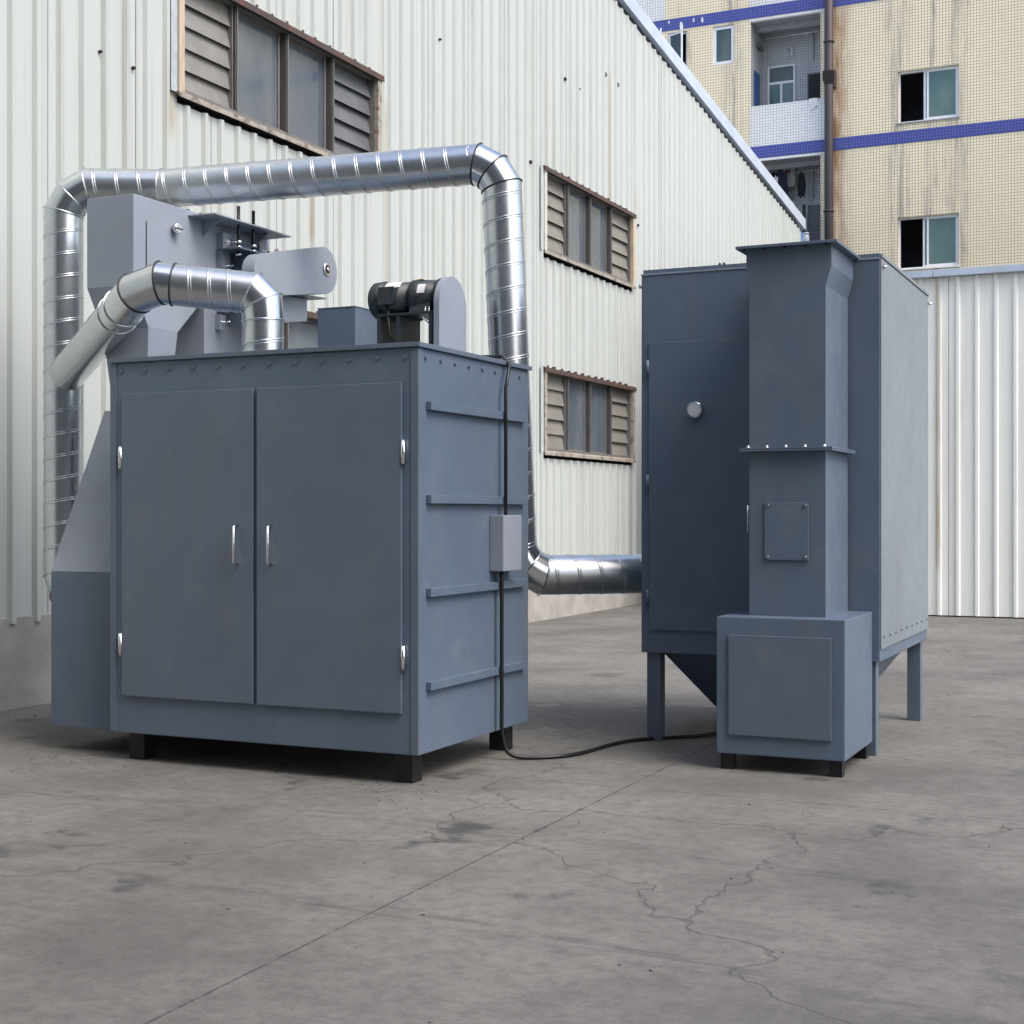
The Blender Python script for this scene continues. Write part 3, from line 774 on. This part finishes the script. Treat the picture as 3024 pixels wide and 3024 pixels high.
# roof edge and top plate that carries the take-up rods
tp = B().prism([(hx1, 8.42), (-6.20, 8.44), (-6.20, 9.40), (hx1, 9.40)], 2, 3.700, 3.710, .001).out('top_plate', 'grey', be)
B().prism([(hx1 + .0, 3.699), (hx1 + .16, 3.699), (hx1, 3.58)], 1, 8.585, 8.593).out('gusset', 'grey', be)
B().prism([(hx1 + .0, 3.699), (hx1 + .16, 3.699), (hx1, 3.58)], 1, 9.18, 9.188).out('gusset', 'grey', be)
for yq in (8.46, 8.60): bolt(be, (hx1 - .03, yq, 3.745), (0, 0, 1), .011, .012, 0, 'steelblack')
# slide frame
sf = B().box(hx1 + .002, hx1 + .012, 8.79, 9.26, 3.10, 3.62, .002).out('slide_plate', 'dark', be)
for ya in (8.755, 9.22):
    b = B(); b.box(hx1 + .001, hx1 + .058, ya, ya + .008, 3.06, 3.64); b.box(hx1 + .05, hx1 + .058, ya + .008, ya + .085, 3.06, 3.64)
    b.out('guide_rail', 'grey', be)
    for zq in (3.575, 3.40, 3.13): bolt(be, (hx1 + .058, ya + .045, zq), (1, 0, 0), .013, .014, .045)
B().box(-6.40, -6.20, 8.73, 9.08, 3.508, 3.520, .002).out('lifting_plate', 'dark', be)
B().prism([(-6.405, 3.507), (-6.25, 3.507), (-6.405, 3.40)], 1, 8.92, 8.928).out('gusset', 'dark', be)
for yq in (8.825, 9.012):
    B().cyl((-6.28, yq, 3.455), (-6.28, yq, 3.835), .0125, 14).out('take_up_rod', 'steelblack', be)
    for z_ in (3.470, 3.522, 3.562, 3.711): B().lathe((-6.28, yq, z_), (-6.28, yq, z_ + .022), [(0, .024), (.15, .027), (.85, .027), (1, .024)], 6).out('nut', 'chrome', be)
pb = B().lathe((hx1 + .012, 8.99, 3.28), (hx1 + .10, 8.99, 3.28), [(0, .10), (.5, .10), (.6, .075), (1, .07)], 24).out('bearing', 'motor', be)
B().box(hx1 + .012, hx1 + .05, 8.83, 9.15, 3.20, 3.36, .012).out('bearing_block', 'motor', be)
bolt(be, (hx1 + .05, 8.87, 3.36), (1, 0, 0), .015, .016, .03)
B().cyl((hx1 + .1, 8.99, 3.28), (-6.08, 8.99, 3.28), .03, 16).out('shaft', 'chrome', be)
# belt guard: inclined capsule on the +x side
def capsule(c0, r0, c1, r1, n=18):
    (a, b_), (c, d) = c0, c1; th = math.atan2(d - b_, c - a); out = []
    for i in range(n + 1): t = th - math.pi / 2 + math.pi * i / n; out.append((c + math.cos(t) * r1, d + math.sin(t) * r1))
    for i in range(n + 1): t = th + math.pi / 2 + math.pi * i / n; out.append((a + math.cos(t) * r0, b_ + math.sin(t) * r0))
    return out
gx0, gx1 = -6.06, -5.95
gd = B().prism(capsule((8.70, 3.295), .15, (9.475, 3.442), .178), 0, gx0, gx1, .004).out('belt_guard', 'grey', be)
B().lathe((gx1 - .001, 9.50, 3.452), (gx1 + .012, 9.50, 3.452), [(0, .050), (.5, .052), (1, .044)], 30).out('shaft_port', 'chrome', gd)
B().lathe((gx1 + .0125, 9.50, 3.452), (gx1 + .0135, 9.50, 3.452), [(0, .034), (1, .034)], 30).out('port_hole', 'seal', gd)
B().lathe((gx1 + .0136, 9.50, 3.452), (gx1 + .020, 9.50, 3.452), [(0, .018), (.8, .018), (1, .010)], 6).out('shaft_end', 'chrome', gd)
# elevator motor behind the guard, on its bracket
em = B().lathe((-6.395, 9.20, 3.40), (-6.065, 9.20, 3.40), [(0, .10), (.04, .125), (.9, .125), (.95, .08), (1, .08)], 28).out('motor', 'motor', be)
b = B(); b.sweep([(-6.2, 9.20 + .022 * math.cos(t * math.pi / 6), 3.553 + .026 * math.sin(t * math.pi / 6)) for t in range(12)], .006, 6, True); b.cyl((-6.2, 9.2, 3.515), (-6.2, 9.2, 3.53), .012, 10); b.out('lifting_eye', 'heater', em)
B().box(-6.24, -6.16, 9.26, 9.33, 3.515, 3.555, .006).out('terminal_box', 'motor', em)
B().prism([(8.80, 3.20), (9.56, 3.235), (9.56, 3.245), (8.80, 3.21)], 0, -6.41, -5.99).out('motor_plate', 'grey', be)
B().prism([(8.86, 3.195), (9.40, 3.22), (9.40, 3.05), (8.90, 2.98)], 0, hx1 + .004, -6.06, .003).out('motor_bracket', 'grey', be)
B().prism([(9.404, 3.22), (9.46, 3.22), (9.46, 3.07), (9.404, 3.05)], 0, hx1 + .004, -6.10).out('bracket_end', 'dark', be)
b = B(); b.box(hx1 + .001, hx1 + .045, 8.735, 8.742, 2.93, 3.04); b.box(hx1 + .037, hx1 + .045, 8.742, 8.80, 2.93, 3.04); b.out('lower_clip', 'grey', be)
bolt(be, (hx1 + .045, 8.77, 2.985), (1, 0, 0), .013, .014, .05)

# ------------------------------------------------------------------ blast cabinet below the ducts
bc = thing('machine_cabinet', (-5.4, 8.2, 0), 'wide slate grey machine cabinet standing under the small branch duct', 'cabinet')
cx0, cx1, cy0, cy1, cz = -6.30, -4.05, 7.46, 9.03, 2.56
B().box(cx0, cx1, cy0, cy1, .18, cz, .008).out('body', 'dark', bc)
B().box(cx0 - .02, cx1 + .02, cy0 - .02, cy1 + .02, cz + .001, cz + .03, .004).out('roof', 'dark2', bc)
for xq in (cx0 + .08, cx1 - .20):
    for yq in (cy0 + .08, cy1 - .2): B().box(xq, xq + .12, yq, yq + .12, 0, .18, .004).out('foot', 'steelblack', bc)
for i in range(2):
    xa = cx0 + .10 + i * 1.04; d = B().box(xa, xa + 1.01, cy0 - .022, cy0 - .002, .42, 2.36, .006).out('door', 'dark2', bc)
    for z_ in (.75, 1.95):
        xh = xa - .012 if i == 0 else xa + 1.022
        B().cyl((xh, cy0 - .018, z_ - .07), (xh, cy0 - .018, z_ + .07), .014, 12).out('hinge', 'chrome', d)
    xh = xa + .90 if i == 0 else xa + .11
    B().sweep([(xh, cy0 - .022, 1.28), (xh, cy0 - .065, 1.29), (xh, cy0 - .065, 1.51), (xh, cy0 - .022, 1.52)], .009).out('handle', 'chrome', d)
for z_ in (.55, 1.1, 1.65, 2.2):
    B().box(cx1 + .001, cx1 + .035, cy0 + .1, cy1 - .1, z_, z_ + .05, .004).out('stiffener', 'dark', bc)
for i in range(12):
    bolt(bc, (cx0 + .08 + i * .19, cy0 - .001, cz - .055), (0, -1, 0), .010, .009, 0, 'dark2')
for i in range(8):
    bolt(bc, (cx1 + .001, cy0 + .09 + i * .19, cz - .055), (1, 0, 0), .010, .009, 0, 'dark2')
B().box(cx1 - .045, cx1 + .006, cy0 - .006, cy0 + .045, .185, cz - .004, .003).out('corner_angle', 'dark2', bc)
B().box(cx0 - .006, cx0 + .045, cy0 - .006, cy0 + .03, .185, cz - .004, .003).out('corner_angle', 'dark2', bc)
jb = B().box(cx1 + .001, cx1 + .10, 8.42, 8.70, 1.22, 1.58, .008).out('junction_box', 'grey', bc)
B().sweep([(cx1 + .05, 8.56, 1.58), (cx1 + .05, 8.56, 2.40), (cx1 + .05, 8.62, 2.56), (cx1 - .05, 8.72, 2.63), (cx1 - .40, 8.74, 2.64), (-4.86, 8.72, 2.66), (-4.93, 8.68, 2.80), (-4.94, 8.66, 3.01)], .012).out('motor_cable', 'steelblack', bc)
B().sweep(smooth([(cx1 + .05, 8.50, 1.22), (cx1 + .05, 8.50, .45), (cx1 + .06, 8.50, .14), (cx1 + .14, 8.54, .022), (cx1 + .42, 8.80, .016), (cx1 + .55, 9.5, .016), (cx1 + 1.0, 10.1, .016), (-3.0, 11.2, .016)]), .014).out('supply_cable', 'steelblack', bc)
sp = B().frustum((-6.95, -6.302, 7.62, 8.50), .95 + .25, (-6.80, -6.43, 7.98, 8.32), 2.30).out('feed_hopper', 'grey', bc)
B().box(-6.95, -6.302, 7.62, 8.50, .16, 1.198, .006).out('feed_box', 'dark', bc)
b = B(); b.lathe((-5.345, 7.778, 2.545), (-5.345, 7.778, 2.62), [(0, .165), (.12, .165), (.121, .13), (1, .13)], 32); b.out('spigot', 'dark2', bc)
b = B(); b.lathe((-6.951, 8.28, .95), (-6.90, 8.28, .95), [(0, .16), (.3, .17), (1, .17)], 32); b.out('spigot', 'dark2', bc)

# ------------------------------------------------------------------ narrow casing and gear motor
nc = thing('upright_casing', (-5.59, 9.23, 0), 'narrow slate upright casing between belt guard and gear motor', 'casing')
B().box(-5.748, -5.431, 9.057, 9.413, 0, 3.080, .004).out('body', 'dark', nc)
B().box(-5.752, -5.427, 9.053, 9.417, 3.081, 3.087, .001).out('lid', 'dark2', nc)
f = B(); f.box(-5.79, -5.39, 9.04, 9.455, 1.6, 1.615); f.out('flange', 'dark2', nc)

gm = thing('gear_motor', (-4.8, 8.8, 2.59), 'black gear motor with upright rounded grey chain guard', 'motor')
ay, az = 8.806, 3.065
mb_ = B(); mb_.lathe((-5.12, ay, az), (-4.80, ay, az), [(0, .08), (.02, .112), (.07, .127), (.30, .133), (.31, .118), (1, .118)], 36)
mt_ = mb_.out('motor_body', 'motor', gm)
for k in range(30):
    a = 2 * math.pi * k / 30
    if -.6 < math.sin(a) and not (math.cos(a) < -.75 and abs(math.sin(a)) < .6) and not (math.sin(a) > .72):
        b = B(); t = bmesh.new(); bmesh.ops.create_cube(t, size=1)
        b.add(t, Matrix.Translation((-4.915, ay + math.cos(a) * .122, az + math.sin(a) * .122)) @ Matrix.Rotation(a, 4, 'X') @ Matrix.Diagonal((.20, .024, .0035, 1)))
        b.out('fin', 'motor', mt_)
tb_ = B(); tb_.prism([(-4.99, 3.015), (-4.895, 3.015), (-4.875, 3.125), (-4.985, 3.125)], 1, ay - .175, ay - .10, .010); tb_ = tb_.out('terminal_box', 'motor', gm)
B().prism([(-4.996, 3.009), (-4.890, 3.009), (-4.868, 3.131), (-4.991, 3.131)], 1, ay - .186, ay - .1755, .004).out('lid', 'motor', tb_)
for z_, xq in ((3.018, -4.943),): bolt(tb_, (xq, ay - .186, z_), (0, -1, 0), .006, .006, 0, 'motor')
def patch(x0, x1, a0, a1, r, name, mat, parent):
    b = B(); n = 8; pr = []
    for i in range(n + 1):
        a = a0 + (a1 - a0) * i / n
        pr.append((b.m.verts.new((x0, ay + math.cos(a) * r, az + math.sin(a) * r)), b.m.verts.new((x1, ay + math.cos(a) * r, az + math.sin(a) * r))))
    for p, q in zip(pr, pr[1:]): b.m.faces.new((p[0], p[1], q[1], q[0]))
    return b.out(name, mat, parent)
patch(-4.985, -4.865, R(118), R(146), .1275, 'rating_plate', 'sticker', mt_)
gb = B(); gb.lathe((-4.80, ay, az), (-4.60, ay, az), [(0, .10), (.02, .128), (.30, .132), (.34, .124), (.80, .118), (.84, .10), (1, .10)], 36)
gb = gb.out('gearbox', 'motor', gm)
B().prism([(ay - .125, 2.955), (ay + .125, 2.955), (ay + .09, 3.07), (ay - .09, 3.07)], 0, -4.785, -4.63, .008).out('gearbox_foot', 'motor', gb)
B().box(-4.77, -4.70, ay - .130, ay - .09, 3.055, 3.075, .006).out('boss', 'motor', gb)
patch(-4.725, -4.665, R(140), R(172), .1265, 'rating_plate', 'sticker', gb)
B().lathe((-4.60, ay, az), (-4.555, ay, az), [(0, .125), (.4, .13), (1, .13)], 30).out('output_flange', 'motor', gm)
patch(-4.76, -4.69, R(100), R(112), .1335, 'warning_label', plain('yellow_label', (.55, .40, .05), .5), gb)
for xq in (-4.66, -4.632): bolt(gm, (xq, ay - .115, 2.957), (0, 0, 1), .009, .014, .014)
B().box(-5.02, -4.565, ay - .15, ay + .15, 2.935, 2.953, .003).out('base_plate', 'motor', gm)
for xq in (-5.02, -4.87, -4.62): B().box(xq, xq + .03, ay - .145, ay + .145, 2.592, 2.934, .002).out('stand_leg', 'motor', gm)
B().box(-5.05, -4.56, ay - .16, ay + .16, 2.592, 2.604, .002).out('stand_base', 'motor', gm)
b = B(); b.sweep([(-4.70, ay - .10, 2.90), (-4.66, ay - .14, 2.91), (-4.63, ay - .13, 2.88), (-4.60, ay - .10, 2.90)], .009); b.out('tension_bolt', 'chrome', gm)
gp = [(8.602, 1.75)] + [(8.806 - math.cos(math.pi * i / 28) * .204, 2.994 + math.sin(math.pi * i / 28) * .204) for i in range(29)] + [(9.01, 1.75)]
gq = [(p[0], max(p[1], 2.62)) for p in gp]
B().prism(gq, 0, -4.552, -4.509, .004).out('chain_guard', 'grey', gm)

# ------------------------------------------------------------------ dust collector (right) with its square outlet stack
dc = thing('dust_collector', (-2.63, 10.6, 0), 'large slate grey dust collector cabinet with flanged square outlet stack', 'dust collector')
dx0, dx1, dy0, dy1, dz = -3.452, -1.807, 9.63, 11.557, 3.262
B().box(dx0, dx1, dy0, dy1, .62, dz, .005).out('body', 'dark', dc)
B().box(dx0 + .010, dx1 - .004, dy0 + .010, dy1 - .01, dz + .001, dz + .030, .003).out('lid', 'dark', dc)
B().box(dx0 - .004, dx1 + .004, dy0 - .006, dy0 + .0, dz - .010, dz + .0008, .001).out('lid_ledge_glint', 'grey', dc)  # light grey strip paints the sky glint along the body's top edge
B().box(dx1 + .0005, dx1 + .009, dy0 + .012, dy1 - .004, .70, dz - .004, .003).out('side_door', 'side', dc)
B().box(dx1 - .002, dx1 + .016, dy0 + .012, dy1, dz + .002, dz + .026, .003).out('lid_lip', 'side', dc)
for p, d in (((dx1 + .012, dy0 + .06, dz - .055), 1), ((dx1 + .012, dy1 - .012, dz - .055), 1), ((dx0 - .004, dy0 + .02, dz - .085), -1)):
    b = B(); p = Vector(p)
    b.cyl(p, p + Vector((d * .022, 0, 0)), .010, 10); b.prism([(p.y - .030, p.z + .012), (p.y - .008, p.z - .006), (p.y + .008, p.z - .006), (p.y + .030, p.z + .012), (p.y + .020, p.z + .016), (p.y, p.z + .006), (p.y - .020, p.z + .016)], 0, p.x + d * .010 - .003, p.x + d * .010 + .003)
    b.out('wing_nut', 'chrome', dc)
for xq in (-2.90, -2.87): B().lathe((xq, dy0 + .05, dz + .030), (xq, dy0 + .05, dz + .050), [(0, .010), (.6, .010), (1, .006)], 8).out('bolt', 'steelblack', dc)
for xq in (dx0 + .03, dx1 - .13):
    for yq in (dy0 + .03, dy1 - .13): B().box(xq, xq + .10, yq, yq + .10, 0, .64, .004).out('leg', 'dark2', dc)
B().frustum((dx0 + .45, dx1 - .45, dy0 + .5, dy1 - .5), .14, (dx0 + .10, dx1 - .10, dy0 + .15, dy1 - .15), .618).out('hopper', 'dark', dc)
d = B().box(dx0 + .06, -2.58, dy0 - .016, dy0 - .001, .78, 2.78, .005).out('front_door', 'dark', dc)
for z_ in (1.0, 1.8, 2.6): B().cyl((dx0 + .05, dy0 - .014, z_ - .06), (dx0 + .05, dy0 - .014, z_ + .06), .012, 10).out('hinge', 'dark2', d)
B().sweep([(-2.67, dy0 - .016, 1.45), (-2.67, dy0 - .06, 1.46), (-2.67, dy0 - .06, 1.64), (-2.67, dy0 - .016, 1.65)], .009).out('handle', 'chrome', d)
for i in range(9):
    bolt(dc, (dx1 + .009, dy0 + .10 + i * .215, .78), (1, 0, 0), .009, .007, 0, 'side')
# outlet stack in front
sx0, sx1, sy0, sy1 = -2.509, -1.972, 8.95, 9.60
b = B()
t_ = bmesh.new()
lev = [(sx0, sx1, 3.250), (sx0, sx1, 3.118), (sx0 + .02, sx1 - .036, 2.995), (sx0 + .02, sx1 - .036, .95)]
rings = [[t_.verts.new(p) for p in ((a, sy0, z), (c, sy0, z), (c, sy1, z), (a, sy1, z))] for a, c, z in lev]
for r0, r1 in zip(rings, rings[1:]):
    for i in range(4): t_.faces.new((r0[i], r0[(i + 1) % 4], r1[(i + 1) % 4], r1[i]))
t_.faces.new(rings[0]); t_.faces.new(rings[-1][::-1])
b.add(t_); stk = b.out('outlet_stack', 'dark2', dc)
fl = B(); c_ = .05; fx0, fx1, fy0, fy1 = sx0 - .055, sx1 + .045, sy0 - .055, sy1 + .02
fl.prism([(fx0, fy0), (fx1, fy0), (fx1, fy1 - .03), (fx1 - .03, fy1), (fx0, fy1)], 2, 3.2505, 3.268, .002); fl.out('stack_flange', 'dark', stk)
for i in range(5):
    B().lathe((fx0 + .05 + i * .13, fy0 + .022, 3.238), (fx0 + .05 + i * .13, fy0 + .022, 3.2503), [(0, .009), (1, .009)], 6).out('bolt', 'steelblack', stk)
for z_ in (1.98,):
    q = B(); q.box(sx0 - .03, sx1 + .015, sy0 - .05, sy1, z_, z_ + .010); q.box(sx0 - .03, sx1 + .015, sy0 - .05, sy1, z_ + .0125, z_ + .0225); q.out('joint_flange', 'dark', stk)
    for i in range(5): bolt(stk, (sx0 + .02 + i * .12, sy0 - .028, z_ + .0225), (0, 0, 1), .009, .010)
hq = B().box(sx0 + .12, sx1 - .14, sy0 - .012, sy0 - .0005, 1.30, 1.66, .004).out('access_hatch', 'dark', stk)
for xq in (sx0 + .14, sx1 - .16):
    for z_ in (1.32, 1.64): bolt(hq, (xq, sy0 - .012, z_), (0, -1, 0), .008, .007)
gq_ = B().lathe((-3.05, dy0 - .016, 2.30), (-3.05, dy0 - .055, 2.30), [(0, .055), (.8, .058), (1, .052)], 28).out('pressure_gauge', 'chrome', dc)
B().lathe((-3.05, dy0 - .0555, 2.30), (-3.05, dy0 - .057, 2.30), [(0, .046), (1, .046)], 28).out('dial', 'sticker', gq_)
fb = B().box(sx0 - .14, sx1 + .12, sy0 - .18, sy1 + .02, .10, .95, .008).out('fan_box', 'dark', dc)
B().box(sx0 - .06, sx1 + .04, sy0 - .196, sy0 - .181, .22, .84, .005).out('fan_cover', 'dark2', fb)
for xq in (sx0 - .12, sx1 + .02):
    for yq in (sy0 - .16, sy1 - .08): B().box(xq, xq + .08, yq, yq + .08, 0, .10, .003).out('foot', 'steelblack', fb)
B().lathe((dx0 - .05, 10.115 + .01, 1.15), (dx0 - .001, 10.115 + .01, 1.15), [(0, .17), (.7, .17), (1, .18)], 32).out('inlet_spigot', 'dark2', dc)
